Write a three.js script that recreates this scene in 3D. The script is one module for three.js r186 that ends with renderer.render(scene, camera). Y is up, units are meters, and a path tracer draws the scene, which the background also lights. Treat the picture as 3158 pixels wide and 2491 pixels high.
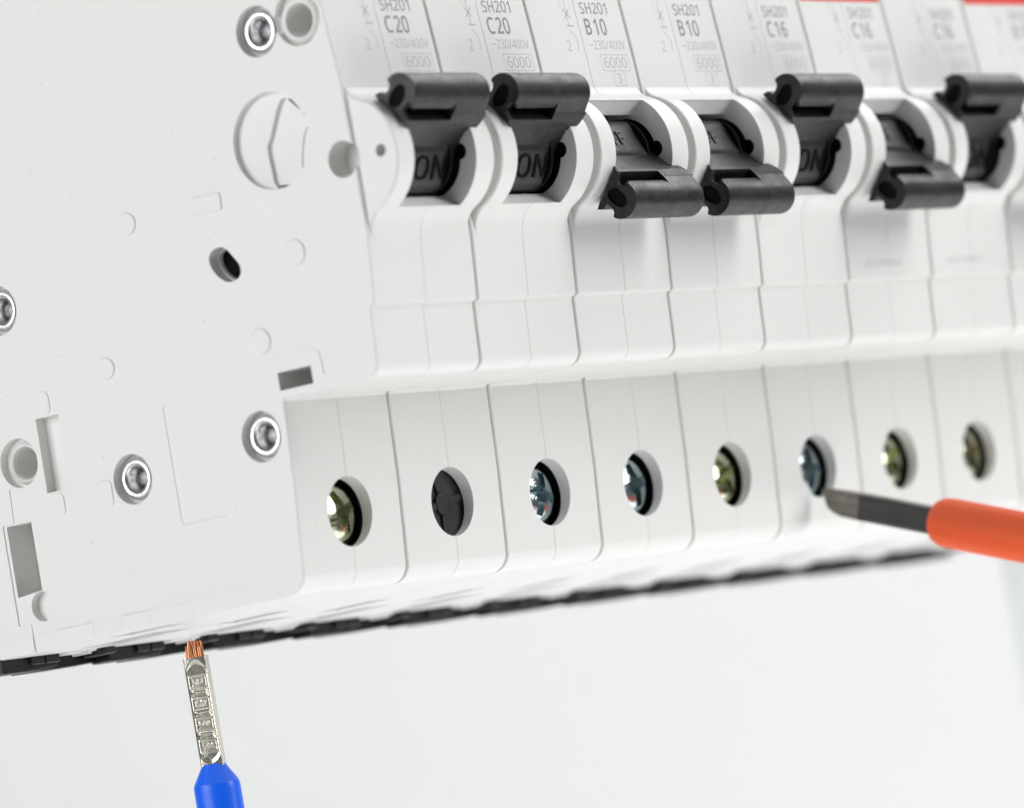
import * as THREE from 'three';
import { mergeGeometries, toCreasedNormals } from 'three/addons/utils/BufferGeometryUtils.js';
import { RoundedBoxGeometry } from 'three/addons/geometries/RoundedBoxGeometry.js';
import { TextGeometry } from 'three/addons/geometries/TextGeometry.js';
import { FontLoader } from 'three/addons/loaders/FontLoader.js';
import { RectAreaLightUniformsLib } from 'three/addons/lights/RectAreaLightUniformsLib.js';
import { Brush, Evaluator, SUBTRACTION } from 'three-bvh-csg';

// ------------------------------------------------------------------ camera
const MM = 0.001;
const scene = new THREE.Scene();
const camera = new THREE.PerspectiveCamera(8.0516, 1024 / 807, 0.05, 20);
const EYE = new THREE.Vector3(-456.363, -68.689, 367.501), FWD = new THREE.Vector3(0.80097, 0.071073, -0.594471), UPV = new THREE.Vector3(0.044836, 0.98302, 0.177937);
camera.position.copy(EYE).multiplyScalar(MM);
camera.up.copy(UPV);
camera.lookAt(EYE.clone().add(FWD.clone().multiplyScalar(600)).multiplyScalar(MM));
camera.focus = 0.6125;
camera.userData.fStop = 25;

// ------------------------------------------------------------------ light: a white room and three soft boxes, plus two added fill lamps
scene.background = new THREE.Color(0.13, 0.131, 0.132);
RectAreaLightUniformsLib.init();
const renderer = new THREE.WebGLRenderer({ antialias: true });
renderer.toneMapping = THREE.LinearToneMapping;
renderer.toneMappingExposure = 1.0;
renderer.shadowMap.enabled = true;

const tag = (o, label, category, group, kind) => { Object.assign(o.userData, label && { label }, category && { category }, group && { group }, kind && { kind }); return o; };
const used = {};
function numbered(name) { const n = used[name] = (used[name] ?? -1) + 1; return n ? `${name}_${String(n).padStart(3, '0')}` : name; }
function base(name, [x, y, z]) { const o = new THREE.Group(); o.name = numbered(name); o.position.set(x * MM, y * MM, z * MM); scene.add(o); return o; }
// boxes of light: [name, position m, target m, width, height, radiance, label]
function softbox(pos, to, w, h, L, label) {
  const g = new THREE.Group(); g.name = numbered('softbox_lamp'); g.position.set(...pos); g.lookAt(new THREE.Vector3(...to)); scene.add(g);
  tag(g, label, 'softbox lamp');
  const glow = new THREE.Mesh(new THREE.BoxGeometry(w, h, 0.01), new THREE.MeshStandardMaterial({ color: 0xffffff, emissive: new THREE.Color(1, 1, 1), emissiveIntensity: L * 0.4, roughness: 0.9 }));
  glow.name = 'diffuser'; g.add(glow);
  const frame = new THREE.Mesh(mergeGeometries([new THREE.BoxGeometry(w + 0.06, 0.03, 0.2).translate(0, h / 2 + 0.02, -0.09), new THREE.BoxGeometry(w + 0.06, 0.03, 0.2).translate(0, -h / 2 - 0.02, -0.09),
    new THREE.BoxGeometry(0.03, h, 0.2).translate(w / 2 + 0.018, 0, -0.09), new THREE.BoxGeometry(0.03, h, 0.2).translate(-w / 2 - 0.018, 0, -0.09), new THREE.BoxGeometry(w, h, 0.01).translate(0, 0, -0.17)]), new THREE.MeshStandardMaterial({ color: 0x111111, roughness: 0.8 }));
  frame.name = 'frame'; g.add(frame);
  const light = new THREE.RectAreaLight(new THREE.Color(1, 1, 1), L, w, h);
  light.position.set(pos[0], pos[1], pos[2]); light.lookAt(...to); light.translateZ(0); light.name = numbered('softbox_light');
  // RectAreaLight shines along its -z, so turn it towards the target and set it just in front of the diffuser
  const d = new THREE.Vector3(...to).sub(light.position).normalize();
  light.position.addScaledVector(d, 0.012);
  light.lookAt(...to);
  scene.add(light);
}
const MID = [0.06, -0.01, 0];
softbox([0.62, 0.58, 1.13], MID, 0.42, 1.3, 5.2, 'tall narrow softbox at the front, beyond the screwdriver');
softbox([0.95, 0.9, 0.08], MID, 1.2, 1.0, 2.2, 'broad softbox hanging high beyond the row of breakers');
softbox([-1.2, 0.25, -0.4], MID, 1.0, 1.0, 2.7, 'softbox beside the riveted side of the row');
softbox([0.42, -0.32, 0.1], [0.4, 0.5, 0.06], 1.2, 0.85, 0.3, 'low softbox lying on the floor in front of the row');  // added fill lamp, lifts the underside and the lettered flats
softbox([0.35, 0.75, -0.3], [0.95, 0.05, -0.68], 0.9, 0.35, 0.98, 'softbox turned towards the white backdrop behind the row');  // added lamp that only brightens the backdrop

// ------------------------------------------------------------------ helpers
let seed = 7;
const rnd = () => { seed = (seed * 1664525 + 1013904223) >>> 0; return seed / 4294967296; };
const V2 = (x, y) => new THREE.Vector2(x, y);
const V3 = (x, y, z) => new THREE.Vector3(x, y, z);
function strip(g) { const n = g.index ? g.toNonIndexed() : g; for (const k of Object.keys(n.attributes)) if (!['position', 'normal', 'uv'].includes(k)) n.deleteAttribute(k); if (!n.attributes.uv) n.setAttribute('uv', new THREE.BufferAttribute(new Float32Array(n.attributes.position.count * 2), 2)); if (!n.attributes.normal) n.computeVertexNormals(); n.clearGroups(); return n; }
const join = (list) => mergeGeometries(list.map(strip));
const TILE = 20; // mm per texture repeat
function boxUV(g) {
  g = strip(g);
  const p = g.attributes.position, uv = g.attributes.uv, a = V3(), b = V3(), c = V3(), n = V3();
  for (let i = 0; i < p.count; i += 3) {
    a.fromBufferAttribute(p, i); b.fromBufferAttribute(p, i + 1); c.fromBufferAttribute(p, i + 2);
    n.copy(b).sub(a).cross(c.clone().sub(a));
    const ax = Math.abs(n.x), ay = Math.abs(n.y), az = Math.abs(n.z);
    [a, b, c].forEach((q, k) => { const [u, v] = ax >= ay && ax >= az ? [q.z, q.y] : az >= ay ? [q.x, q.y] : [q.x, q.z]; uv.setXY(i + k, u / TILE + 0.37, v / TILE + 0.21); });
  }
  return g;
}
function mesh(name, geo, mat, parent, keepUV) { // geometry in mm
  const g = (keepUV ? strip(geo) : boxUV(geo)).clone(); g.scale(MM, MM, MM);
  const m = new THREE.Mesh(g, mat); m.name = name; m.castShadow = m.receiveShadow = true; parent.add(m); return m;
}
const area = (p) => p.reduce((s, a, i) => { const b = p[(i + 1) % p.length]; return s + a[0] * b[1] - b[0] * a[1]; }, 0) / 2;
function inset(p, d) { // counter-clockwise polygon moved inwards by d
  if (!d) return p;
  const n = p.length;
  return p.map((q, i) => {
    const a = p[(i + n - 1) % n], b = p[(i + 1) % n];
    let e1 = [q[0] - a[0], q[1] - a[1]], e2 = [b[0] - q[0], b[1] - q[1]];
    const l1 = Math.hypot(...e1) || 1, l2 = Math.hypot(...e2) || 1;
    const n1 = [-e1[1] / l1, e1[0] / l1], n2 = [-e2[1] / l2, e2[0] / l2];
    const m = [n1[0] + n2[0], n1[1] + n2[1]], k = Math.max(0.35, (m[0] * m[0] + m[1] * m[1]) / 2);
    return [q[0] + (m[0] / k) * d, q[1] + (m[1] / k) * d];
  });
}
// a body whose outline (z, y) runs along x from xa to xb, its two rims rounded by ra and rb
function hold(p, e = 0.05) { // points just beside the ends of long straight runs, so that their shading stays flat
  const o = [];
  p.forEach((a, i) => { const b = p[(i + 1) % p.length], l = Math.hypot(b[0] - a[0], b[1] - a[1]); o.push(a); if (l > 0.9) for (const t of [e / l, 1 - e / l]) o.push([a[0] + (b[0] - a[0]) * t, a[1] + (b[1] - a[1]) * t]); });
  return o;
}
function shell(pts, xa, xb, ra = 0, rb = 0, crease = 0.55, steps = 4) {
  const p = hold(area(pts) < 0 ? pts.slice().reverse() : pts), n = p.length, rings = [];
  const e = 0.03;
  if (ra) { rings.push([xa, ra + e]); for (let k = 0; k <= steps; k++) { const a = (k / steps) * Math.PI / 2; rings.push([xa + ra * (1 - Math.cos(a)), ra * (1 - Math.sin(a))]); } rings.push([xa + ra + e, 0]); } else rings.push([xa, 0]);
  if (rb) { rings.push([xb - rb - e, 0]); for (let k = 0; k <= steps; k++) { const a = (k / steps) * Math.PI / 2; rings.push([xb - rb * (1 - Math.sin(a)), rb * (1 - Math.cos(a))]); } rings.push([xb, rb + e]); } else rings.push([xb, 0]);
  const pos = [], idx = [];
  rings.forEach(([x, d]) => inset(p, d).forEach(([z, y]) => pos.push(x, y, z)));
  for (let r = 0; r + 1 < rings.length; r++) for (let i = 0; i < n; i++) { const a = r * n + i, b = r * n + (i + 1) % n, c = a + n, d = b + n; idx.push(a, b, c, b, d, c); }
  const cap = (r, flip) => THREE.ShapeUtils.triangulateShape(inset(p, rings[r][1]).map((q) => V2(...q)), []).forEach(([a, b, c]) => (flip ? idx.push(r * n + a, r * n + c, r * n + b) : idx.push(r * n + a, r * n + b, r * n + c)));
  cap(0, true); cap(rings.length - 1, false);
  const g = new THREE.BufferGeometry(); g.setAttribute('position', new THREE.Float32BufferAttribute(pos, 3));
  let vol = 0; const A = V3(), B = V3(), C = V3(), P = g.attributes.position;
  for (let i = 0; i < idx.length; i += 3) { A.fromBufferAttribute(P, idx[i]); B.fromBufferAttribute(P, idx[i + 1]); C.fromBufferAttribute(P, idx[i + 2]); vol += A.dot(B.cross(C)); }
  if (vol < 0) for (let i = 0; i < idx.length; i += 3) { const t = idx[i + 1]; idx[i + 1] = idx[i + 2]; idx[i + 2] = t; }
  g.setIndex(idx);
  return strip(toCreasedNormals(g, crease));
}
const circle = (cz, cy, r, n = 40) => Array.from({ length: n }, (_, i) => [cz + r * Math.cos((i / n) * 2 * Math.PI), cy + r * Math.sin((i / n) * 2 * Math.PI)]);
function smoothLoop(p, n = 6) { const c = new THREE.CatmullRomCurve3(p.map(([z, y]) => V3(z, y, 0)), true, 'centripetal'); return c.getPoints(p.length * n).slice(0, -1).map((q) => [q.x, q.y]); }
function roundRect(z0, z1, y0, y1, r, n = 5) { const o = []; for (const [cz, cy, a0] of [[z1 - r, y1 - r, 0], [z0 + r, y1 - r, 1], [z0 + r, y0 + r, 2], [z1 - r, y0 + r, 3]]) for (let k = 0; k <= n; k++) { const a = (a0 + k / n) * Math.PI / 2; o.push([cz + r * Math.cos(a), cy + r * Math.sin(a)]); } return o; }
const evaluator = new Evaluator(); evaluator.useGroups = false; evaluator.attributes = ['position', 'normal', 'uv'];
function carve(g, ...cutters) { let b = new Brush(strip(g)); b.updateMatrixWorld(); for (const c of cutters) { const k = new Brush(strip(c)); k.updateMatrixWorld(); b = evaluator.evaluate(b, k, SUBTRACTION); } return strip(b.geometry); }
// round bar along z at (x, y)
const barZ = (x, y, r, z0, z1, n = 48) => strip(new THREE.CylinderGeometry(r, r, z1 - z0, n).rotateX(Math.PI / 2).translate(x, y, (z0 + z1) / 2));
const box = (x0, x1, y0, y1, z0, z1) => new THREE.BoxGeometry(x1 - x0, y1 - y0, z1 - z0).translate((x0 + x1) / 2, (y0 + y1) / 2, (z0 + z1) / 2);
const rbox = (x0, x1, y0, y1, z0, z1, r = 0.2, s = 2) => new RoundedBoxGeometry(x1 - x0, y1 - y0, z1 - z0, s, r).translate((x0 + x1) / 2, (y0 + y1) / 2, (z0 + z1) / 2);
// a turned part round an axis along x that looks towards -x: points [radius, height above the face]
const latheX = (pts, x, y, z, n = 48) => strip(toCreasedNormals(new THREE.LatheGeometry(pts.map(([r, h]) => V2(r, h)), n), 0.7)).rotateZ(Math.PI / 2).translate(x, y, z);

// ------------------------------------------------------------------ materials
function canvasTexture(w, h, draw, srgb = true) { const c = document.createElement('canvas'); c.width = w; c.height = h; draw(c.getContext('2d'), w, h); const t = new THREE.CanvasTexture(c); if (srgb) t.colorSpace = THREE.SRGBColorSpace; t.wrapS = t.wrapT = THREE.RepeatWrapping; t.anisotropy = 8; return t; }
function noiseTexture(n, f) { const d = new Uint8Array(n * n * 4); for (let i = 0; i < n * n; i++) { const v = Math.max(0, Math.min(255, f(i % n, Math.floor(i / n)))); d.set([v, v, v, 255], i * 4); } const t = new THREE.DataTexture(d, n, n); t.magFilter = THREE.LinearFilter; t.minFilter = THREE.LinearMipmapLinearFilter; t.generateMipmaps = true; t.wrapS = t.wrapT = THREE.RepeatWrapping; t.needsUpdate = true; return t; }
function lattice(n) { const g = Array.from({ length: n * n }, rnd); return (x, y) => { const xi = Math.floor(x), yi = Math.floor(y), fx = x - xi, fy = y - yi, s = fx * fx * (3 - 2 * fx), t = fy * fy * (3 - 2 * fy), q = (a, b) => g[(((b % n) + n) % n) * n + (((a % n) + n) % n)]; return (q(xi, yi) * (1 - s) + q(xi + 1, yi) * s) * (1 - t) + (q(xi, yi + 1) * (1 - s) + q(xi + 1, yi + 1) * s) * t; }; }
const L16 = lattice(16), L64 = lattice(64), L256 = lattice(256);
const grain = noiseTexture(512, (x, y) => 255 * (0.35 * L16(x / 32, y / 32) + 0.3 * L64(x / 8, y / 8) + 0.35 * L256(x / 2, y / 2)));
const smudge = noiseTexture(512, (x, y) => 104 + 30 * (L16(x / 32, y / 32) - 0.5) + 30 * (L64(x / 8, y / 8) - 0.5) + 20 * (L256(x / 2, y / 2) - 0.5));
// ivory plastic with a few dust specks and hairline scuffs
const ivoryMap = canvasTexture(1024, 1024, (c, w, h) => {
  c.fillStyle = 'rgb(229,229,227)'; c.fillRect(0, 0, w, h);
  for (let i = 0; i < 26; i++) { c.fillStyle = `rgba(${90 + rnd() * 60},${90 + rnd() * 50},${85 + rnd() * 40},${0.25 + rnd() * 0.4})`; c.beginPath(); c.arc(rnd() * w, rnd() * h, 0.8 + rnd() * rnd() * 4, 0, 7); c.fill(); }
  for (let i = 0; i < 16; i++) { c.strokeStyle = `rgba(150,150,145,${0.12 + rnd() * 0.2})`; c.lineWidth = 1 + rnd(); const x = rnd() * w, y = rnd() * h, a = rnd() * 6.3; c.beginPath(); c.moveTo(x, y); c.quadraticCurveTo(x + 14 * Math.cos(a), y + 14 * Math.sin(a), x + 28 * Math.cos(a + 0.5), y + 28 * Math.sin(a + 0.5)); c.stroke(); }
});
// black plastic that has caught dust, scuffs and pale glass-fibre flecks
const blackMap = canvasTexture(1024, 1024, (c, w, h) => {
  c.fillStyle = 'rgb(22,22,25)'; c.fillRect(0, 0, w, h);
  for (let i = 0; i < 900; i++) { const v = 23 + rnd() * 18; c.fillStyle = `rgba(${v},${v},${v + 3},0.5)`; c.beginPath(); c.arc(rnd() * w, rnd() * h, 2 + rnd() * 10, 0, 7); c.fill(); }
  for (let i = 0; i < 1700; i++) { const v = 60 + rnd() * 80; c.fillStyle = `rgba(${v},${v},${v},${0.15 + rnd() * 0.35})`; c.beginPath(); c.arc(rnd() * w, rnd() * h, 1.5 + rnd() * rnd() * 4, 0, 7); c.fill(); }
  for (let i = 0; i < 300; i++) { const v = 95 + rnd() * 80; c.strokeStyle = `rgba(${v},${v},${v + 4},${0.15 + rnd() * 0.3})`; c.lineWidth = 1.5 + rnd() * 2; const x = rnd() * w, y = rnd() * h, a = rnd() * 6.3, l = 6 + rnd() * 22; c.beginPath(); c.moveTo(x, y); c.lineTo(x + l * Math.cos(a), y + l * Math.sin(a)); c.stroke(); }
});
const shifted = (t, u, v) => { const c = t.clone(); c.offset.set(u, v); c.needsUpdate = true; return c; };
const steelMap = canvasTexture(512, 512, (c, w, h) => {
  c.fillStyle = 'rgb(96,94,92)'; c.fillRect(0, 0, w, h);
  for (let i = 0; i < 700; i++) { const v = 50 + rnd() * 80; c.strokeStyle = `rgba(${v},${v - 2},${v - 5},${0.2 + rnd() * 0.3})`; c.lineWidth = 1 + rnd() * 3; const x = rnd() * w, y = rnd() * h, l = 30 + rnd() * 160; c.beginPath(); c.moveTo(x, y); c.lineTo(x + l, y + (rnd() - 0.5) * 8); c.stroke(); }
  for (let i = 0; i < 26; i++) { c.strokeStyle = ['rgba(150,112,84,0.4)', 'rgba(105,105,135,0.35)', 'rgba(150,145,138,0.4)'][i % 3]; c.lineWidth = 2 + rnd() * 4; const x = rnd() * w, y = rnd() * h, a = rnd() * 6.3, l = 12 + rnd() * 50; c.beginPath(); c.moveTo(x, y); c.quadraticCurveTo(x + l * 0.5, y + 8 - rnd() * 16, x + l * Math.cos(a), y + l * 0.4 * Math.sin(a)); c.stroke(); }
});
const std = (o) => new THREE.MeshStandardMaterial(o);
const M = {
  ivory: new THREE.MeshPhysicalMaterial({ map: ivoryMap, roughness: 0.4, roughnessMap: null, bumpMap: grain, bumpScale: 0.000012, specularIntensity: 0.9 }),
  black: new THREE.MeshPhysicalMaterial({ map: blackMap, roughness: 1, roughnessMap: smudge, bumpMap: grain, bumpScale: 0.00002, specularIntensity: 0.8 }),
  darkBlack: new THREE.MeshPhysicalMaterial({ color: new THREE.Color(0.012, 0.012, 0.014), roughness: 0.4, bumpMap: grain, bumpScale: 0.00002 }),
  pit: new THREE.MeshPhysicalMaterial({ color: new THREE.Color(0.006, 0.006, 0.007), roughness: 0.9, specularIntensity: 0.25 }),  // near-black paint for shade in slits, holes and wheel rims; also ON letters
  rivet: std({ color: new THREE.Color(0.8, 0.8, 0.81), metalness: 1, roughness: 0.26, bumpMap: grain, bumpScale: 0.00003 }),
  zincGreen: std({ color: new THREE.Color(0.64, 0.67, 0.5), metalness: 1, roughness: 0.1, bumpMap: grain, bumpScale: 0.000025 }),
  zincBlue: std({ color: new THREE.Color(0.56, 0.66, 0.69), metalness: 1, roughness: 0.1, bumpMap: grain, bumpScale: 0.000025 }),
  tin: std({ color: new THREE.Color(0.7, 0.68, 0.6), metalness: 1, roughness: 0.22, bumpMap: grain, bumpScale: 0.00002 }),
  tinRoughShaded: std({ color: new THREE.Color(0.52, 0.5, 0.45), metalness: 1, roughness: 0.3, bumpMap: grain, bumpScale: 0.0002 }),  // same tin, colour darkened to stand in for dark reflections on the pads
  copper: std({ color: new THREE.Color(0.86, 0.42, 0.22), metalness: 1, roughness: 0.28 }),
  blue: new THREE.MeshPhysicalMaterial({ color: new THREE.Color(0.0, 0.12, 0.88), roughness: 0.35, bumpMap: grain, bumpScale: 0.00001 }),
  orange: new THREE.MeshPhysicalMaterial({ color: new THREE.Color(0.88, 0.105, 0.018), roughness: 0.45, bumpMap: grain, bumpScale: 0.00004 }),
  steel: std({ map: steelMap, color: new THREE.Color(0.62, 0.62, 0.64), metalness: 0.9, roughness: 0.24, bumpMap: smudge, bumpScale: 0.00006 }),
  steelTip: std({ map: steelMap, color: new THREE.Color(1.7, 1.62, 1.5), metalness: 0.95, roughness: 0.22, bumpMap: smudge, bumpScale: 0.0001 }),
  red: std({ color: new THREE.Color(0.78, 0.07, 0.05), roughness: 0.45 }),
};

M.blacks = [M.black, ...[[0.31, 0.17], [0.57, 0.73], [0.83, 0.41]].map(([u, v]) => new THREE.MeshPhysicalMaterial({ map: shifted(blackMap, u, v), roughness: 1, roughnessMap: shifted(smudge, u, v), bumpMap: grain, bumpScale: 0.00002, specularIntensity: 0.8 }))];
M.ivories = [M.ivory, ...[[0.37, 0.61], [0.71, 0.23]].map(([u, v]) => new THREE.MeshPhysicalMaterial({ map: shifted(ivoryMap, u, v), roughness: 0.4, bumpMap: grain, bumpScale: 0.000012, specularIntensity: 0.9 }))];

// ------------------------------------------------------------------ setting
{ // seamless white sweep: floor that curves up into a wall behind the row
  const prof = [[-0.9, 0]]; const r = 0.45, wall = 1.0;
  for (let k = 0; k <= 16; k++) { const a = (k / 16) * Math.PI / 2; prof.push([wall - r + r * Math.sin(a), r - r * Math.cos(a)]); }
  prof.push([wall, 1.6]);
  const back = prof.map(([z, y]) => [z, y]), outline = [...back, ...back.slice().reverse().map(([z, y]) => [z + 0.02, y - 0.02])];
  const g = shell(outline, -1.5, 1.5, 0, 0, 0.6);
  const m = new THREE.Mesh(g, std({ color: new THREE.Color(0.73, 0.735, 0.735), roughness: 0.9 })); m.name = 'backdrop'; tag(m, 'seamless white studio backdrop', null, null, 'structure'); m.receiveShadow = m.castShadow = true;
  m.rotation.y = Math.atan2(FWD.x, FWD.z); m.position.set(0.06, -0.5, -0.02); scene.add(m);
}

// ------------------------------------------------------------------ circuit breaker
const W = 17.25, SEAM = 8.72; // width of one breaker, place of the joint between its two halves
const arc = (cz, cy, r, a0, a1, n) => Array.from({ length: n + 1 }, (_, k) => { const a = THREE.MathUtils.degToRad(a0 + ((a1 - a0) * k) / n); return [cz + r * Math.cos(a), cy + r * Math.sin(a)]; });
const profile = [ // (z, y), from the top back, over the front, to the bottom back
  [-47, 42.9], [-3.6, 42.45], ...arc(-3.3, 40.15, 2.25, 82, 12, 5), [-0.34, 31.6], [0.1, 22.75],
  [0.3, 22.5], [11.2, 22.5], ...arc(11.5, 21.1, 1.4, 84, 8, 4), [13.5, 16.15], [13.95, 11.65], [14.35, 7.0], [14.5, 0], [14.45, -8.37], [13.88, -14.9], [13.8, -15.2], [13.62, -15.34],
  [13.32, -15.42], [13.2, -15.75], [12.92, -21.0], ...arc(11.45, -21.0, 1.46, -8, -84, 5), [11.2, -22.48], [0.3, -22.5], [0.1, -22.75], [-0.34, -31.6], [-1.0, -39.6], ...arc(-3.3, -40.15, 2.25, -12, -82, 6), [-3.9, -42.42], [-43, -42.85], [-47, -42.9],
];
const domeProfile = (() => {
  const o = [[14.05, 7.1], [14.2, 7.1]];
  const top = new THREE.QuadraticBezierCurve(V2(14.38, 6.98), V2(14.7, 5.95), V2(16.06, 5.52)); for (const p of top.getPoints(6)) o.push([p.x, p.y]);
  o.push(...arc(13.25, -0.25, 6.42, 61, -61, 22).slice(1, -1));
  const bot = new THREE.QuadraticBezierCurve(V2(16.15, -5.95), V2(14.62, -6.6), V2(14.405, -8.95)); for (const p of bot.getPoints(6)) o.push([p.x, p.y]);
  o.push([14.3, -9.0], [14.05, -9.0]);
  return o;
})();
const windowCut = shell([[16.25, -5.8], [26, -5.8], [26, 5.05], [16.5, 5.05], [15.25, 3.75], [14.4, 3.95], [9.2, 3.95], [9.2, -4.95], [14.4, -4.95], [14.75, -4.5]], 3.2, 13.6);
const domeWindow = shell([[16.25, -5.8], [26, -5.8], [26, 5.05], [16.5, 5.05], [15.25, 3.76], [14.4, 3.97], [9.2, 3.97], [9.2, -4.97], [14.4, -4.97], [14.75, -4.51]], 3.19, 13.61);
const TY = -34.56, TX = 8.72; // terminal hole
const termCut = barZ(TX, TY, 3.66, -30, 5, 64), chamberCut = barZ(TX, TY, 4.6, -14, -1.95, 48);
const underCut = [box(9.4, 15.6, -44, -42.1, -41, -30), box(1.5, 5.5, -44, -42.25, -30, -22)];
function half(x0, x1, ra, rb, dx0, dx1, dra, drb, extra = [], domeExtra = extra) {
  const bodyCuts = [windowCut, termCut, chamberCut, ...underCut, ...extra];
  const b = carve(shell(profile, x0, x1, ra, rb), ...bodyCuts);
  const d = carve(shell(domeProfile, dx0, dx1, dra, drb), domeWindow, ...domeExtra);
  return [b, d];
}
const leftHalf = half(0.05, SEAM - 0.02, 0.24, 0.05, 0.5, SEAM - 0.02, 0.3, 0.05);
const pivotCut = [shell(circle(13.5, -0.45, 4.05, 48), 13.3, 14.1), shell(circle(17.55, -0.4, 0.85, 24), 13.3, 14.6)];
const rightHalf = half(SEAM + 0.02, W, 0.05, 0.24, SEAM + 0.02, 16.8, 0.05, 0.3, pivotCut);
rightHalf.push(shell(inset(area(profile) < 0 ? profile.slice().reverse() : profile, 0.5), 16.6, 17.4));
rightHalf.push(rbox(9.6, 14.6, -43.05, -42.2, -45.6, -43.0, 0.1), rbox(13.0, 13.6, -43.3, -42.4, -45.4, -42.9, 0.1), rbox(15.6, 16.1, -43.25, -42.4, -45.4, -42.9, 0.1));

// the riveted side of the first breaker
const X0 = 0.05;
const pit = (pts, depth, from = -1, soft = 0) => shell(pts, from, X0 + depth, 0, soft);
const star = smoothLoop([[6.0, 7.7], [6.95, 7.3], [7.9, 6.3], [8.65, 5.6], [8.8, 4.8], [7.9, 3.6], [7.2, 1.8], [6.9, 0.3], [6.7, -0.65], [5.6, -1.25], [4.2, -1.2], [3.2, -0.8], [3.0, 0.9], [2.9, 2.65], [3.0, 3.4], [3.4, 3.9], [4.55, 6.0], [5.4, 7.3]], 4);
const panelEdge = [[11.95, 30], [11.9, 13.2], [11.55, 11.4], [11.1, 10.5], [10.1, 10.05], [7.5, 9.97], ...arc(4.1, 3.6, 6.25, 78, 262, 18), [7, -3.1], [10.6, -3.3], [11.3, -3.9], [11.65, -5.6], [11.35, -10], [11.05, -15], [10.9, -19.8], [10.5, -20.6], [9.7, -20.95], [5.9, -20.9], [5.7, -18.6], [4.9, -18.2], [-1.4, -18.1], [-2.3, -22], [-3.2, -40.4], [-10.3, -40.6], [-16.3, -40.7], [-60, -41.4], [-60, 30]];
const RIV = [[4.55, 14.95], [-3.62, -25.75], [-21.7, -27.07], [-36.4, -6.35]];
const oval = smoothLoop([[-6.62, -6.6], [-6.2, -5.95], [-5.3, -5.65], [-4.35, -5.85], [-3.3, -7.05], [-2.7, -8.0], [-2.75, -8.85], [-3.35, -9.35], [-4.6, -9.4], [-5.6, -8.75], [-6.4, -7.7]], 3);
const sideCuts = [
  pit(panelEdge, 0.1),
  ...RIV.map(([z, y]) => pit(circle(z, y, 2.66), 1.5)), ...RIV.map(([z, y]) => pit(circle(z, y, 1.3), 4.4)),
  pit(circle(10.15, 15.2, 2.95), 1.0), pit(circle(9.95, 14.9, 1.7), 6), pit([[6.2, 14.2], [8.4, 14.2], [8.4, 15.9], [6.2, 15.9]], 0.9),
  pit(circle(4.16, 3.62, 5.0, 64), 0.75), pit(star, 1.25),
  pit([[6.6, 7.45], [6.95, 7.5], [8.45, 6.0], [8.2, 5.75]], 1.6), pit([[3.4, -1.25], [5.2, -1.4], [5.1, -1.05], [3.4, -0.92]], 2), pit([[8.62, 5.4], [8.7, 4.8], [7.75, 3.55], [7.1, 1.8], [6.82, 0.3], [6.62, -0.6], [6.78, -0.62], [6.98, 0.28], [7.26, 1.78], [7.9, 3.48], [8.88, 4.78], [8.8, 5.42]].map(([z, y]) => [z + 0.24, y]), 1.3),
  pit(circle(12.95, -0.1, 1.9), 2.9),
  pit(oval, 1.6), pit(inset(area(oval) < 0 ? oval.slice().reverse() : oval, 0.18), 8),
  pit([[-0.1, -19.75], [4.35, -19.75], [4.35, -21.62], [-0.1, -21.62]], 6), pit(roundRect(-16.1, -9.6, -32.95, -20.2, 0.5), 0.2, -1, 0.17),
  pit([[-33.65, -18.55], [-30.45, -18.55], [-30.55, -26.5], [-33.7, -26.5]], 1.45),
  pit([[-40.3, -29.05], [-36.75, -29.05], [-36.75, -36.4], [-40.3, -36.7]], 4.2), pit(roundRect(-40.75, -36.4, -39.75, -28.85, 0.2), 0.25),
  pit(circle(-37.05, -38.1, 1.6), 1.3),
  pit(circle(-36.95, -22.7, 2.63), 1.1), pit(circle(-36.4, -22.78, 1.75), 6),
  pit([[-38.95, -25.2], [-38.45, -25.2], [-38.6, -29], [-39.1, -29]], 0.2), pit([[-39.0, -39.7], [-38.5, -39.7], [-38.5, -43], [-39.0, -43]], 0.2),
];
const bump = (pts, h, r = 0.06) => shell(pts, X0 + 0.1 - h, X0 + 0.6, r, 0, 0.55, 3);
const bumps = [
  ...[[-16.7, -0.88], [4.73, -8.16], [-1.63, -16.21], [-22.75, -15.12]].map(([z, y], i) => bump(circle(z, y, [1.2, 1.38, 1.35, 1.15][i]), 0.18, 0.13)),
  bump(roundRect(-7.75, -3.7, -1.95, -0.05, 0.35), 0.18, 0.1),
  bump(roundRect(-33.0, -31.35, -18.3, -15.9, 0.6), 0.12), bump(roundRect(-33.2, -31.5, -29.2, -26.75, 0.6), 0.12), bump(roundRect(-26.8, -24.7, -29.3, -26.55, 0.5), 0.12),
  bump(roundRect(-35.7, -30.25, -42.3, -40.85, 0.15), 0.14, 0.1), bump(roundRect(-26.4, -22.3, -42.2, -40.8, 0.15), 0.14, 0.1), bump(roundRect(-19.6, -16.4, -42.1, -40.85, 0.15), 0.14, 0.1),
];
const collar = (z, y, ro, ri) => latheX([[ro, -0.8], [ro, -0.3], [ro - 0.08, 0.0], [ro - 0.3, 0.2], [(ro + ri) / 2, 0.26], [ri + 0.12, 0.18], [ri, 0.0], [ri - 0.03, -5]], 0.8, y, z);
bumps.push(collar(9.95, 14.95, 2.5, 1.68), collar(-36.5, -22.8, 2.35, 1.72));
const sideHalf = half(0.05, SEAM - 0.02, 0.24, 0.05, 0.5, SEAM - 0.02, 0.3, 0.05, sideCuts, [pit(circle(12.95, -0.1, 1.92), 2.95), pit(circle(17.55, -0.15, 0.65, 24), 2.4)]);

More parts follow.
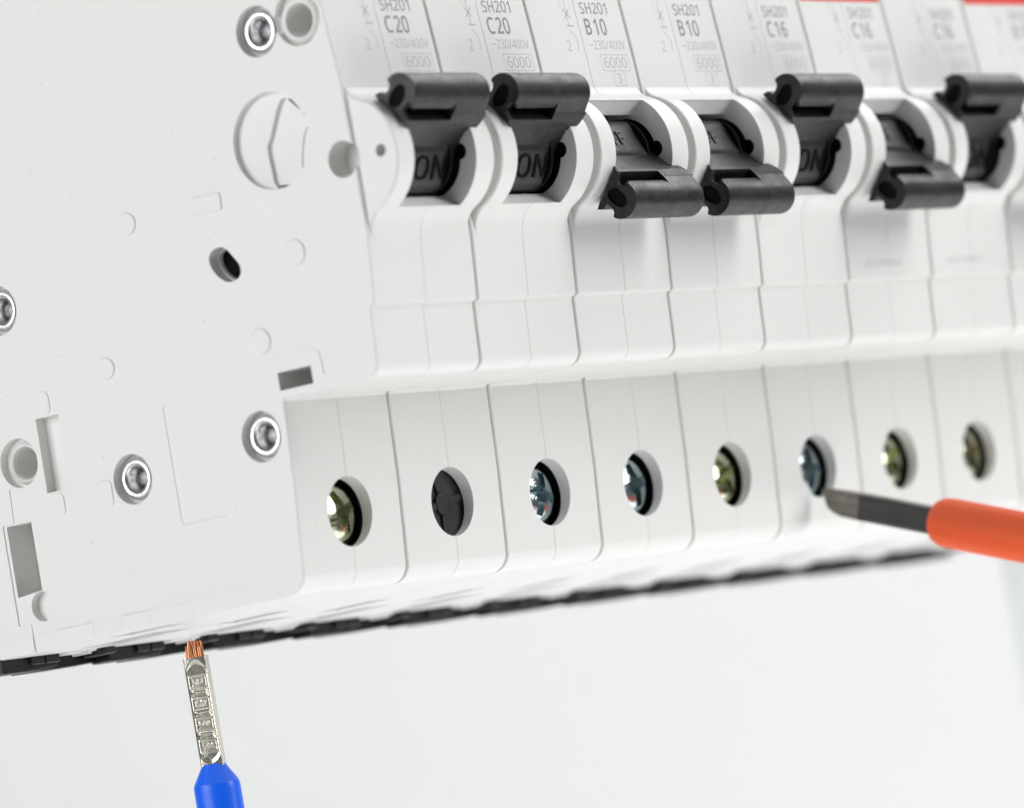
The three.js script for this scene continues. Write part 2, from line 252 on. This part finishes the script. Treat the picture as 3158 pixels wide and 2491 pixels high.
// lever, drawn in its own frame: r along the arm, t across it, the pin's axis at the origin along x
const barrelArc = (a0, a1, n) => arc(8.15, 0.25, 2.06, a0, a1, n);
const cOuter = [...barrelArc(-70, 84, 14), [8.2, 1.85], [7.85, 1.62], [6.97, 1.53], [6.8, 2.35], [6.16, 2.72], [6.02, 2.0], [6.05, 0.48], [5.85, -1.21], [5.85, -2.15], [6.35, -2.12]];
const cShape = [...cOuter, [6.64, -1.33], [7.05, -0.98], [7.9, -1.16], [8.03, -1.82]]; // end wall, with a shallow notch
const cDeep = [...barrelArc(-106, 84, 16), [8.2, 1.85], [7.85, 1.66], [6.97, 1.58], [6.8, 2.35], [6.16, 2.72], [6.02, 2.0], [6.05, 0.48], [5.85, -1.21], [5.85, -2.15], [6.35, -2.12], [6.5, 0.9], [6.75, 1.3], [7.0, 1.3], [7.2, -0.6], [7.45, -1.3]]; // behind it, where the slot runs deep
const cHole = [[6.42, 0.4], [6.68, -0.26], [7.26, -0.6], [8.6, -0.42], [9.1, 0.09], [8.91, 0.7], [8.36, 1.0], [6.8, 0.95]];
const fullShape = [[4.9, -2.0], [6.0, -2.12], [7.2, -2.04], ...barrelArc(-84, 84, 18), [7.2, 2.25], [6.2, 2.4], [5.3, 1.2], [4.9, 0]];
function leverGeometry(sgn) {
  const A = THREE.MathUtils.degToRad(43.5) * sgn, ca = Math.cos(A), sa = Math.sin(A);
  const place = (pts) => pts.map(([r, t]) => [14 + r * ca - t * sgn * sa, -0.5 + r * sa + t * sgn * ca]);
  const hole = shell(smoothLoop(place(cHole), 3), 1, 7.5);
  const endWall = carve(shell(place(cShape), 2.25, 2.85, 0.06, 0, 0.6), hole);
  const deep = shell(place(cDeep), 2.83, 9.8, 0, 0, 0.6);
  const full = shell(place(fullShape), 9.6, 15.25, 0.01, 0.5, 0.6);
  // slanted end of the slot
  const arm = (x, r, t) => V3(x, -0.5 + r * sa + t * sgn * ca, 14 + r * ca - t * sgn * sa);
  const plate = (pts, t0, t1) => { // outline in (x, r), thickness in t
    const n = pts.length, pos = [], idx = [];
    for (const t of [t0, t1]) pts.forEach(([x, r]) => pos.push(...arm(x, r, t).toArray()));
    for (let i = 0; i < n; i++) { const j = (i + 1) % n; idx.push(i, j, n + i, j, n + j, n + i); }
    THREE.ShapeUtils.triangulateShape(pts.map((p) => V2(...p)), []).forEach(([a, b, c]) => idx.push(a, c, b, n + a, n + b, n + c));
    const g = new THREE.BufferGeometry(); g.setAttribute('position', new THREE.Float32BufferAttribute(pos, 3)); g.setIndex(idx);
    return strip(toCreasedNormals(g, 0.4));
  };
  const web = plate([[3.0, 6.3], [2.9, 5.3], [3.45, 1.2], [13.3, 1.2], [13.15, 5.2], [13.0, 5.75], [15.0, 5.75], [15.15, 6.6], [15.15, 7.2], [10.0, 7.2], [10.3, 6.3]], -2.08, 0.6);
  const slotEnd = plate([[9.5, 8.2], [9.5, 6.0], [10.35, 6.0], [9.62, 8.2]], -1.7, 1.6);
  const facet = -25.5 * sgn; // direction the lettered flat looks
  const wheelPts = []; for (let k = 0; k < 48; k++) { const a = (k / 48) * 360; let r = 3.8; const da = Math.abs(((a - facet + 540) % 360) - 180); if (da < 31) r = 3.25 / Math.cos(THREE.MathUtils.degToRad(da)); wheelPts.push([14 + r * Math.cos(THREE.MathUtils.degToRad(a)), -0.5 + r * Math.sin(THREE.MathUtils.degToRad(a))]); }
  const wheel = shell(wheelPts, 3.5, 11.6, 0.1, 0.1), rim = shell(circle(14, -0.5, 3.9, 64), 11.5, 11.9, 0.1, 0.1), pin = shell(circle(14, -0.5, 1.6, 24), 11.6, 13.5);
  const bore_shade = shell(smoothLoop(place(cHole), 3), 2.5, 2.95);
  return { bore_shade, body: join([full, web, slotEnd, endWall, deep, wheel]), rim: join([rim, pin]), facet };
}
const font = await new FontLoader().loadAsync('fonts/droid/droid_sans_regular.typeface.json');
function letters(text, size, sx) { const g = new TextGeometry(text, { font, size, depth: 0.25, curveSegments: 5, bevelEnabled: true, bevelSize: 0.03, bevelThickness: 0.04, bevelSegments: 1 }); g.computeBoundingBox(); const b = g.boundingBox; g.translate(-(b.min.x + b.max.x) / 2, -(b.min.y + b.max.y) / 2, -0.2); g.scale(sx, 1, 1); return g; }
const LEVER = {
  on: { ...leverGeometry(1), text: letters('ON', 2.5, 1.1) }, off: { ...leverGeometry(-1), text: letters('OFF', 1.7, 0.95) },
};
for (const k of ['on', 'off']) { // stand the letters on the flat
  const a = THREE.MathUtils.degToRad(LEVER[k].facet), rr = 3.3;
  LEVER[k].text.rotateX(-a).translate(k === 'on' ? 8.9 : 6.8, -0.5 + rr * Math.sin(a), 14 + rr * Math.cos(a));
}

// terminal screw with a combined cross slot, or a black blank
const screwGeo = (() => {
  const dome = strip(toCreasedNormals(new THREE.LatheGeometry([[0.001, -1.6], [3.5, -1.6], [3.5, -0.55], [3.35, -0.32], [2.6, 0.1], [1.8, 0.38], [0.9, 0.54], [0.001, 0.58]].map((p) => V2(...p)), 40), 0.6)).rotateX(Math.PI / 2);
  const bars = [box(-0.55, 0.55, -2.4, 2.4, -1.1, 1), box(-2.4, 2.4, -0.55, 0.55, -1.1, 1), strip(new THREE.CylinderGeometry(1.2, 0.6, 1.9, 24).rotateX(Math.PI / 2).translate(0, 0, 0.1))];
  return carve(dome, ...bars);
})();
const plugGeo = join([strip(new THREE.CylinderGeometry(3.9, 3.9, 0.6, 40).rotateX(Math.PI / 2).translate(0, 0, -0.5)), strip(toCreasedNormals(new THREE.LatheGeometry([[0.001, 0.12], [0.95, 0.12], [1.02, 0.2], [1.25, 0.2], [1.32, 0.1], [1.32, -0.3]].map((p) => V2(...p)), 32), 0.5)).rotateX(Math.PI / 2),
  ...[10, 105, 190, 265].map((a) => new THREE.BoxGeometry(2.2, 0.75, 0.3).translate(2.4, 0, -0.08).rotateZ(THREE.MathUtils.degToRad(a)))]);
const shadeLiningGeo = strip(new THREE.LatheGeometry([[3.9, -2.0], [4.3, -2.05], [4.35, -9.4], [0.001, -9.4]].map((p) => V2(...p)), 40)).rotateX(Math.PI / 2);
const slabZ = (pts, z0, z1) => { const g = shell(pts.map(([x, y]) => [x, y]), z0, z1, 0.1, 0.1, 0.5); const p = g.attributes.position, n = g.attributes.normal; for (const a of [p, n]) for (let i = 0; i < a.count; i++) { const X = a.getX(i), Y = a.getY(i), Z = a.getZ(i); a.setXYZ(i, Z, Y, X); } for (const a of [p, n]) for (let i = 0; i < a.count; i += 3) { const t = [a.getX(i + 1), a.getY(i + 1), a.getZ(i + 1)]; a.setXYZ(i + 1, a.getX(i + 2), a.getY(i + 2), a.getZ(i + 2)); a.setXYZ(i + 2, ...t); } return g; };
const clipGeo = join([
  slabZ([[0.1, -41.5], [0.1, -44.28], [0.5, -44.4], [3.5, -44.38], [6.5, -44.3], [8.9, -44.1], [8.9, -41.5]], -46.8, -44.0),
  rbox(4.5, 6.55, -43.75, -41.5, -45, -43.55, 0.15), rbox(6.8, 9.05, -43.75, -41.5, -45, -43.55, 0.15), box(6.4, 6.95, -43.7, -41.5, -45, -43.75),
  slabZ([[6.8, -41.5], [6.8, -44.35], [9.5, -44.35], [13, -44.3], [16, -44.2], [17.7, -44.15], [17.7, -41.5]], -49, -46.2),
  rbox(15.0, 16.8, -43.6, -41.5, -45.5, -42.2, 0.2),
]);

// print on the label: (x, y) in mm on the sloped face above the lever
const LBL = { x0: 0.6, x1: 16.8, y0: 6.6, y1: 18.6 };
function printTexture(rating, withBox3, withText = true) {
  const K = 62;
  return canvasTexture(Math.round((LBL.x1 - LBL.x0) * K), Math.round((LBL.y1 - LBL.y0) * K), (c, w, h) => {
    c.clearRect(0, 0, w, h);
    const X = (x) => (x - LBL.x0) * K, Y = (y) => (LBL.y1 - y) * K, ink = (a) => `rgba(102,110,126,${a * 0.64})`;
    const put = (s, x0, x1, yb, cap, a, wt = 0) => { const px = (cap * K) / 0.714; c.font = `${px}px sans-serif`; const m = c.measureText(s).width; c.save(); c.translate(X(x0), Y(yb)); c.scale(((x1 - x0) * K) / m, 1); c.fillStyle = ink(a); c.fillText(s, 0, 0); if (wt) { c.strokeStyle = ink(a); c.lineWidth = wt * K; c.strokeText(s, 0, 0); } c.restore(); };
    const line = (pts, wd, a) => { c.strokeStyle = ink(a); c.lineWidth = wd * K; c.lineJoin = 'miter'; c.beginPath(); pts.forEach(([x, y], i) => (i ? c.lineTo(X(x), Y(y)) : c.moveTo(X(x), Y(y)))); c.stroke(); };
    put('SH201', 9.55, 14.95, 15.25, 1.25, 0.72, 0.03); put(rating[0], 9.65, 11.0, 12.9, 1.75, 0.74, 0.07); put(rating.slice(1), 11.3, 13.75, 12.9, 1.75, 0.74, 0.07);
    put('~230/400V', 9.75, 16.3, 11.25, 0.98, 0.5);
    line([[11.25, 10.63], [16.25, 10.63], [16.25, 8.85], [11.25, 8.85], [11.25, 10.63]], 0.06, 0.6); put('6000', 11.6, 15.9, 9.15, 1.2, 0.5);
    line([[13.3, 8.85], [13.3, 8.3]], 0.06, 0.5); line([[14.7, 8.85], [14.7, 8.3]], 0.06, 0.5);
    if (withBox3) { line([[12.85, 8.85], [12.85, 7.16], [14.9, 7.16], [14.9, 8.85]], 0.06, 0.55); put('3', 13.45, 14.3, 7.45, 1.1, 0.5); }
    put('1', 5.8, 6.45, 15.85, 1.5, 0.3);
    line([[6.95, 17.6], [6.95, 13.85]], 0.09, 0.55); line([[6.45, 15.75], [7.55, 14.65]], 0.12, 0.6); line([[6.45, 14.65], [7.55, 15.75]], 0.12, 0.6); line([[6.5, 13.85], [7.75, 13.85]], 0.12, 0.6);
    put('2', 5.65, 6.5, 11.0, 1.25, 0.4); line([[6.85, 13.3], [7.75, 12.4], [7.55, 11.0]], 0.09, 0.5);
  });
}
const printMats = {};
function printMat(rating, b3) { const k = rating + b3; return printMats[k] ??= std({ map: printTexture(rating, b3), transparent: true, roughness: 0.45 }); }
const printGeo = (() => { // follows the label face, 0.03 mm proud of it
  const ys = [6.6, 7.0, 11.65, 16.15, 18.6], zs = [14.36, 14.35, 13.95, 13.5, 13.31], pos = [], uv = [], idx = [];
  ys.forEach((y, i) => { for (const x of [LBL.x0, LBL.x1]) { pos.push(x, y, zs[i] + 0.03); uv.push((x - LBL.x0) / (LBL.x1 - LBL.x0), (y - LBL.y0) / (LBL.y1 - LBL.y0)); } if (i) { const a = 2 * (i - 1); idx.push(a, a + 1, a + 2, a + 1, a + 3, a + 2); } });
  const g = new THREE.BufferGeometry(); g.setAttribute('position', new THREE.Float32BufferAttribute(pos, 3)); g.setAttribute('uv', new THREE.Float32BufferAttribute(uv, 2)); g.setIndex(idx); g.computeVertexNormals(); return g;
})();
const codeMat = std({ roughness: 0.5, transparent: true, map: canvasTexture(512, 80, (c, w, h) => { c.clearRect(0, 0, w, h); c.fillStyle = 'rgba(120,126,136,0.22)'; for (let x = 14; x < 490; x += 34) { c.fillRect(x, 14, 7, 50); c.fillRect(x, 14 + 36 * Math.round(rnd()), 20, 9); if (rnd() > 0.4) c.fillRect(x + 15, 18, 6, 44); } }) });
const codeGeo = new THREE.PlaneGeometry(8.6, 1.2).rotateX(0.085).translate(7.2, -13.5, 14.06);

const shared = {};
const part = (name, key, geo, mat, parent, keepUV) => { let g = shared[key]; if (!g) { g = shared[key] = (keepUV ? strip(geo()) : boxUV(geo())).clone(); g.scale(MM, MM, MM); } const m = new THREE.Mesh(g, mat); m.name = name; m.castShadow = m.receiveShadow = true; parent.add(m); return m; };
const ROW = 'circuit breakers side by side in one row';
function breaker(k, { state, rating, box3, screw, redBand, code, label }) {
  const t = base('circuit_breaker', [17.5 * k, 0, 0]); tag(t, label, 'circuit breaker', ROW);
  if (k === 0) {
    const hs = mesh('housing_half', join([...sideHalf, ...bumps]), M.ivory, t); hs.userData.label = 'riveted side half of the housing with recesses and holes';
    for (const [z, y] of RIV) mesh('rivet', latheX([[2.2, -0.5], [2.24, 0.0], [2.22, 0.22], [2.12, 0.42], [1.94, 0.56], [1.72, 0.6], [1.5, 0.53], [1.33, 0.36], [1.2, 0.08], [1.05, -0.35], [0.9, -0.7], [0.84, -1.2], [0.82, -3.2], [0.0001, -3.2]], 1.2, y, z), M.rivet, t);
    for (const p of [[[6.6, 7.45], [6.95, 7.5], [8.45, 6.0], [8.2, 5.75]], [[3.4, -1.25], [5.2, -1.4], [5.1, -1.05], [3.4, -0.92]]]) mesh('gap_shade', shell(p, p[0][1] > 0 ? 0.88 : 1.36, 1.8), M.pit, t);  // near-black prisms in the dial slits, their shade painted as colour
    mesh('cavity_shade', box(2.2, 7.6, -11, -4.2, -8, -1.6), M.pit, t);  // near-black block added behind the oval hole, paints the cavity shade
  } else part('housing_half', 'left', () => join(leftHalf), M.ivories[k % 3], t);
  part('housing_half', 'right', () => join(rightHalf), M.ivories[(k + 1) % 3], t);
  const L = LEVER[state], lever = part('lever', 'lever' + state, () => L.body, M.blacks[k % 4], t);
  part('rim', 'rim' + state, () => L.rim, M.pit, lever);
  part('bore_shade', 'bore_shade' + state, () => L.bore_shade, M.pit, lever);  // near-black plug that paints the darkness inside the barrel hole
  part('pivot_shade', 'pivot', () => join([shell(circle(13.5, -0.45, 4.03, 48), 13.95, 14.2), shell(circle(17.55, -0.4, 0.84, 24), 13.95, 14.6)]), M.pit, t);  // near-black discs filling the cheek pocket, shade put into the colour
  part('lettering', 'text' + state, () => L.text, state === 'on' ? M.pit : M.blacks[k % 4], lever);
  part('shade_lining', 'cup', () => shadeLiningGeo.clone().translate(TX, TY, 0), M.darkBlack, t);  // near-black lining added round the screw, paints the chamber shade
  const s = screw === 'plug' ? part('terminal_plug', 'plug', () => plugGeo, M.darkBlack, t) : part('terminal_screw', 'screw', () => screwGeo, screw === 'green' ? M.zincGreen : M.zincBlue, t);
  s.position.set(TX * MM, TY * MM, (screw === 'plug' ? -1.9 : -2.2) * MM); s.rotation.z = screw === 'plug' ? 0 : [0.35, 0, -0.3, 0.2, 0.5, -0.1, 0.7, 0.25, 0.4, 0.1, 0.6][k];
  const clip = part('rail_clip', 'clip', () => clipGeo, M.black, t);
  part('print', 'print', () => printGeo, printMat(rating, box3), t, true);
  if (redBand) part('red_band', 'band', () => box(0.6, 16.8, 17.25, 19.2, 13.1, 13.42).translate(0, 0, 0.02), M.red, t);
  if (code) part('code_print', 'code', () => codeGeo, codeMat, t, true);
  return t;
}
const ROWS = [
  { state: 'on', rating: 'C20', screw: 'green', label: 'white circuit breaker at the near end, its riveted side face in full view' },
  { state: 'on', rating: 'C20', screw: 'plug', label: 'white C20 circuit breaker with a black plug in its terminal hole, lever up' },
  { state: 'off', rating: 'B10', box3: true, screw: 'blue', label: 'white B10 circuit breaker beside the black-plugged one, its lever down' },
  { state: 'off', rating: 'B10', box3: true, screw: 'blue', label: 'white B10 circuit breaker with lever down, second of the two lowered levers side by side' },
  { state: 'on', rating: 'C16', screw: 'green', label: 'white C16 circuit breaker without red band, lever up, fifth from the riveted end' },
  { state: 'off', rating: 'C16', box3: true, screw: 'blue', redBand: true, code: true, label: 'white circuit breaker whose terminal hole the screwdriver tip touches, lever down' },
  { state: 'on', rating: 'C16', screw: 'green', code: true, label: 'blurred white circuit breaker just past the screwdriver tip, lever up' },
  { state: 'off', rating: 'B10', screw: 'green', redBand: true, label: 'blurred white circuit breaker with the last visible terminal hole, above the orange sleeve' },
  { state: 'on', rating: 'B10', screw: 'green', label: 'blurred white circuit breaker cut off by the edge of the frame, past the last hole' },
  { state: 'on', rating: 'B10', screw: 'green', label: 'circuit breaker showing only its underside and black clip, left of the orange sleeve' },
  { state: 'on', rating: 'B10', screw: 'blue', label: 'last circuit breaker, only its underside showing behind the orange sleeve' },
];
ROWS.forEach((o, k) => breaker(k, { box3: false, ...o }));

// ------------------------------------------------------------------ wire with crimped ferrule
{
  const top = V3(13.13, -45.95, -28.2), bottom = V3(13.77, -57.75, -28.72), len = top.distanceTo(bottom);
  const t = base('ferruled_wire', bottom.toArray()); tag(t, 'blue insulated wire end with crimped metal ferrule and bare copper strands', 'wire');
  const up = top.clone().sub(bottom).normalize(), right = V3(0.597, -0.169, 0.784); right.addScaledVector(up, -right.dot(up)).normalize();
  let out = right.clone().cross(up).normalize(); // towards the camera
  const q = new THREE.Matrix4().makeBasis(right, up, out); q.multiply(new THREE.Matrix4().makeRotationY(-0.165));
  t.quaternion.setFromRotationMatrix(q);
  // ferrule: a flattened tube, its front pressed into pads
  const nx = 64, ny = 300, Wd = 2.3, pos = [], idx = [];
  const sm = (a, b, x) => { const k = Math.max(0, Math.min(1, (x - a) / (b - a))); return k * k * (3 - 2 * k); };
  const rowsAt = [0.135, 0.325, 0.51, 0.695];
  const pads = [9.2, 6.87, 4.66, 2.3];
  for (let j = 0; j <= ny; j++) for (let i = 0; i <= nx; i++) {
    const u = (i / nx - 0.5) * 2, y = (j / ny) * len; let x = (u * Wd) / 2;
    // pressed channel with arched ends
    const yl = 0.55 + 0.9 * u * u, yh = len - 0.35 - 1.2 * u * u;
    const inCh = sm(1.0, 0.8, Math.abs(u)) * sm(yl - 0.25, yl + 0.35, y) * sm(yh + 0.25, yh - 0.45, y);
    let h = -0.16;
    for (const p of pads) {
      const dy = y - p, hump = Math.exp(-((dy - 1.15) ** 2) / 0.1), pad = sm(0.78, 0.68, Math.abs(u)) * sm(0.56, 0.47, Math.abs(dy)), rimP = sm(0.95, 0.8, Math.abs(u)) * sm(0.8, 0.68, Math.abs(dy));
      h += 0.14 * rimP - 0.17 * pad - 0.3 * hump * sm(0.95, 0.5, Math.abs(u));
    }
    const z = 0.85 + inCh * h + 0.05 * (1 - u * u) - 0.05;
    pos.push(x, y, z);
  }
  for (let j = 0; j < ny; j++) for (let i = 0; i < nx; i++) { const a = j * (nx + 1) + i; idx.push(a, a + 1, a + nx + 1, a + 1, a + nx + 2, a + nx + 1); }
  const front = new THREE.BufferGeometry(); front.setAttribute('position', new THREE.Float32BufferAttribute(pos, 3)); front.setIndex(idx); front.computeVertexNormals();
  const outer = [[-1.15, 0.85], [-1.22, 0.75], [-1.3, -0.5], [-1.1, -0.85], [1.1, -0.85], [1.3, -0.5], [1.22, 0.75], [1.15, 0.85]];
  const tube = (pts, y0, y1, close) => { const n = pts.length, P = [], I = []; for (const y of [y0, y1]) pts.forEach(([x, z]) => P.push(x, y, z)); for (let i = 0; i < n - (close ? 0 : 1); i++) { const k = (i + 1) % n; I.push(i, i + n, k, k, i + n, k + n); } const g = new THREE.BufferGeometry(); g.setAttribute('position', new THREE.Float32BufferAttribute(P, 3)); g.setIndex(I); return toCreasedNormals(g, 0.5); };
  const inner = outer.map(([x, z]) => [x * 0.86, z * 0.8]);
  const lip = (() => { const n = outer.length, P = [], I = []; outer.forEach(([x, z]) => P.push(x, len, z)); inner.forEach(([x, z]) => P.push(x, len, z)); for (let i = 0; i < n; i++) { const k = (i + 1) % n; I.push(i, n + i, k, k, n + i, n + k); } const g = new THREE.BufferGeometry(); g.setAttribute('position', new THREE.Float32BufferAttribute(P, 3)); g.setIndex(I); return toCreasedNormals(g, 0.5); })();
  const ferrule = mesh('ferrule', join([front, tube(outer, 0, len, false), tube(inner, len - 2, len, true), lip]), M.tin, t);
  for (const p of pads) { const n = 14, m = 9, P = [], I = []; for (let j = 0; j <= m; j++) for (let i = 0; i <= n; i++) { const u = i / n - 0.5, v = j / m - 0.5, e = Math.max(Math.abs(u), Math.abs(v)) > 0.45; P.push(u * 1.5, p + v * 0.92, 0.69 + (e ? -0.14 : (rnd() - 0.5) * 0.035)); } for (let j = 0; j < m; j++) for (let i = 0; i < n; i++) { const a = j * (n + 1) + i; I.push(a, a + 1, a + n + 1, a + 1, a + n + 2, a + n + 1); } const g = new THREE.BufferGeometry(); g.setAttribute('position', new THREE.Float32BufferAttribute(P, 3)); g.setIndex(I); g.computeVertexNormals(); mesh('crimp_pad', g, M.tinRoughShaded, ferrule); }
  // strands
  for (let i = 0; i < 40; i++) {
    const col = i % 8, row = Math.floor(i / 8), x = -0.8 + col * 0.225 + (row % 2) * 0.09 + (rnd() - 0.5) * 0.05, z = 0.55 - row * 0.26 + (rnd() - 0.5) * 0.12, end = len + 1.15 + rnd() * 0.75 - (row === 0 ? 0.3 : 0) - (Math.abs(x) > 0.6 ? 0.15 : 0), lean = (rnd() - 0.5) * 0.2, r = 0.09 + rnd() * 0.025;
    const c = new THREE.CatmullRomCurve3([V3(x, len - 0.8, z), V3(x + lean * 0.3, len + 0.3, z), V3(x + lean, end, z + (rnd() - 0.5) * 0.16)]);
    const s = new THREE.TubeGeometry(c, 6, r, 8), cap = new THREE.CircleGeometry(r, 8).rotateX(-Math.PI / 2).translate(x + lean, end, c.points[2].z);
    mesh('strand', join([s, cap]), M.copper, t);
  }
  const sleeve = new THREE.LatheGeometry([[1.22, 0.3], [1.3, 0.12], [1.36, 0.02], [2.42, -1.75], [2.5, -2.05], [2.52, -2.4], [2.56, -30]].map(([r, y]) => V2(r, y)).reverse(), 48);
  mesh('insulation', toCreasedNormals(sleeve, 0.25), M.blue, t);
}
// ------------------------------------------------------------------ screwdriver
{
  const t = base('screwdriver', [94.33, -38.49, 0.4]); tag(t, 'flat-blade screwdriver with orange insulated shaft touching a terminal hole', 'screwdriver');
  const dir = V3(-0.1, -0.325, 1).normalize(), side = V3(1, 0, 0.1).normalize(), up = dir.clone().cross(side).normalize();
  t.quaternion.setFromRotationMatrix(new THREE.Matrix4().makeBasis(side, up, dir));
  const sec = (z, w, h, c) => [[-w + c, h], [w - c, h], [w, h - c], [w, -h + c], [w - c, -h], [-w + c, -h], [-w, -h + c], [-w, h - c]].map(([x, y]) => V3(x, y, z));
  const loft = (rings) => { const n = rings[0].length, P = [], I = []; rings.flat().forEach((p) => P.push(p.x, p.y, p.z)); for (let r = 0; r + 1 < rings.length; r++) for (let i = 0; i < n; i++) { const a = r * n + i, b = r * n + (i + 1) % n; I.push(a, a + n, b, b, a + n, b + n); } for (let i = 1; i + 1 < n; i++) { I.push(0, i, i + 1); const e = (rings.length - 1) * n; I.push(e, e + i + 1, e + i); } const g = new THREE.BufferGeometry(); g.setAttribute('position', new THREE.Float32BufferAttribute(P, 3)); g.setIndex(I); return toCreasedNormals(g, 0.35); };
  const worn = (ring, back, rise) => ring.map((p) => (p.y < 0 ? p.clone().add(V3(0, rise, back)) : p)); // lower corner ground away
  mesh('tip', loft([worn(sec(0, 0.2, 1.22, 0.05), 0.9, 0.42), worn(sec(1.3, 0.42, 1.4, 0.08), 0.6, 0.16), sec(3.4, 0.72, 1.5, 0.12), sec(6.2, 1.12, 1.54, 0.34)]), M.steelTip, t);
  mesh('blade', loft([sec(6.2, 1.12, 1.54, 0.3), sec(7.2, 1.15, 1.52, 0.4), sec(18, 1.15, 1.52, 0.4)]), M.steel, t);
  mesh('insulated_shaft', strip(toCreasedNormals(new THREE.LatheGeometry([[1.2, 17.0], [2.0, 17.05], [2.5, 17.3], [2.78, 18], [2.86, 19], [2.9, 75]].map(([r, z]) => V2(r, z)), 48), 0.6)).rotateX(Math.PI / 2).translate(0, 0.05, 0), M.orange, t);
}
// ------------------------------------------------------------------ pale panel far behind
{
  const t = base('glass_panel', [190, -46, -37]); tag(t, 'pale green blurred panel edge standing behind the far end of the row', 'panel');
  const q = new THREE.Matrix4().makeBasis(V3(0.597, -0.169, 0.784), UPV, FWD.clone().negate()); t.quaternion.setFromRotationMatrix(q);
  const g = box(0, 60, -40, 25, -1.5, 1.5).rotateZ(0.18);
  mesh('pane', g, new THREE.MeshPhysicalMaterial({ color: new THREE.Color(0.8, 0.845, 0.825), roughness: 0.3 }), t);
}
renderer.render(scene, camera);
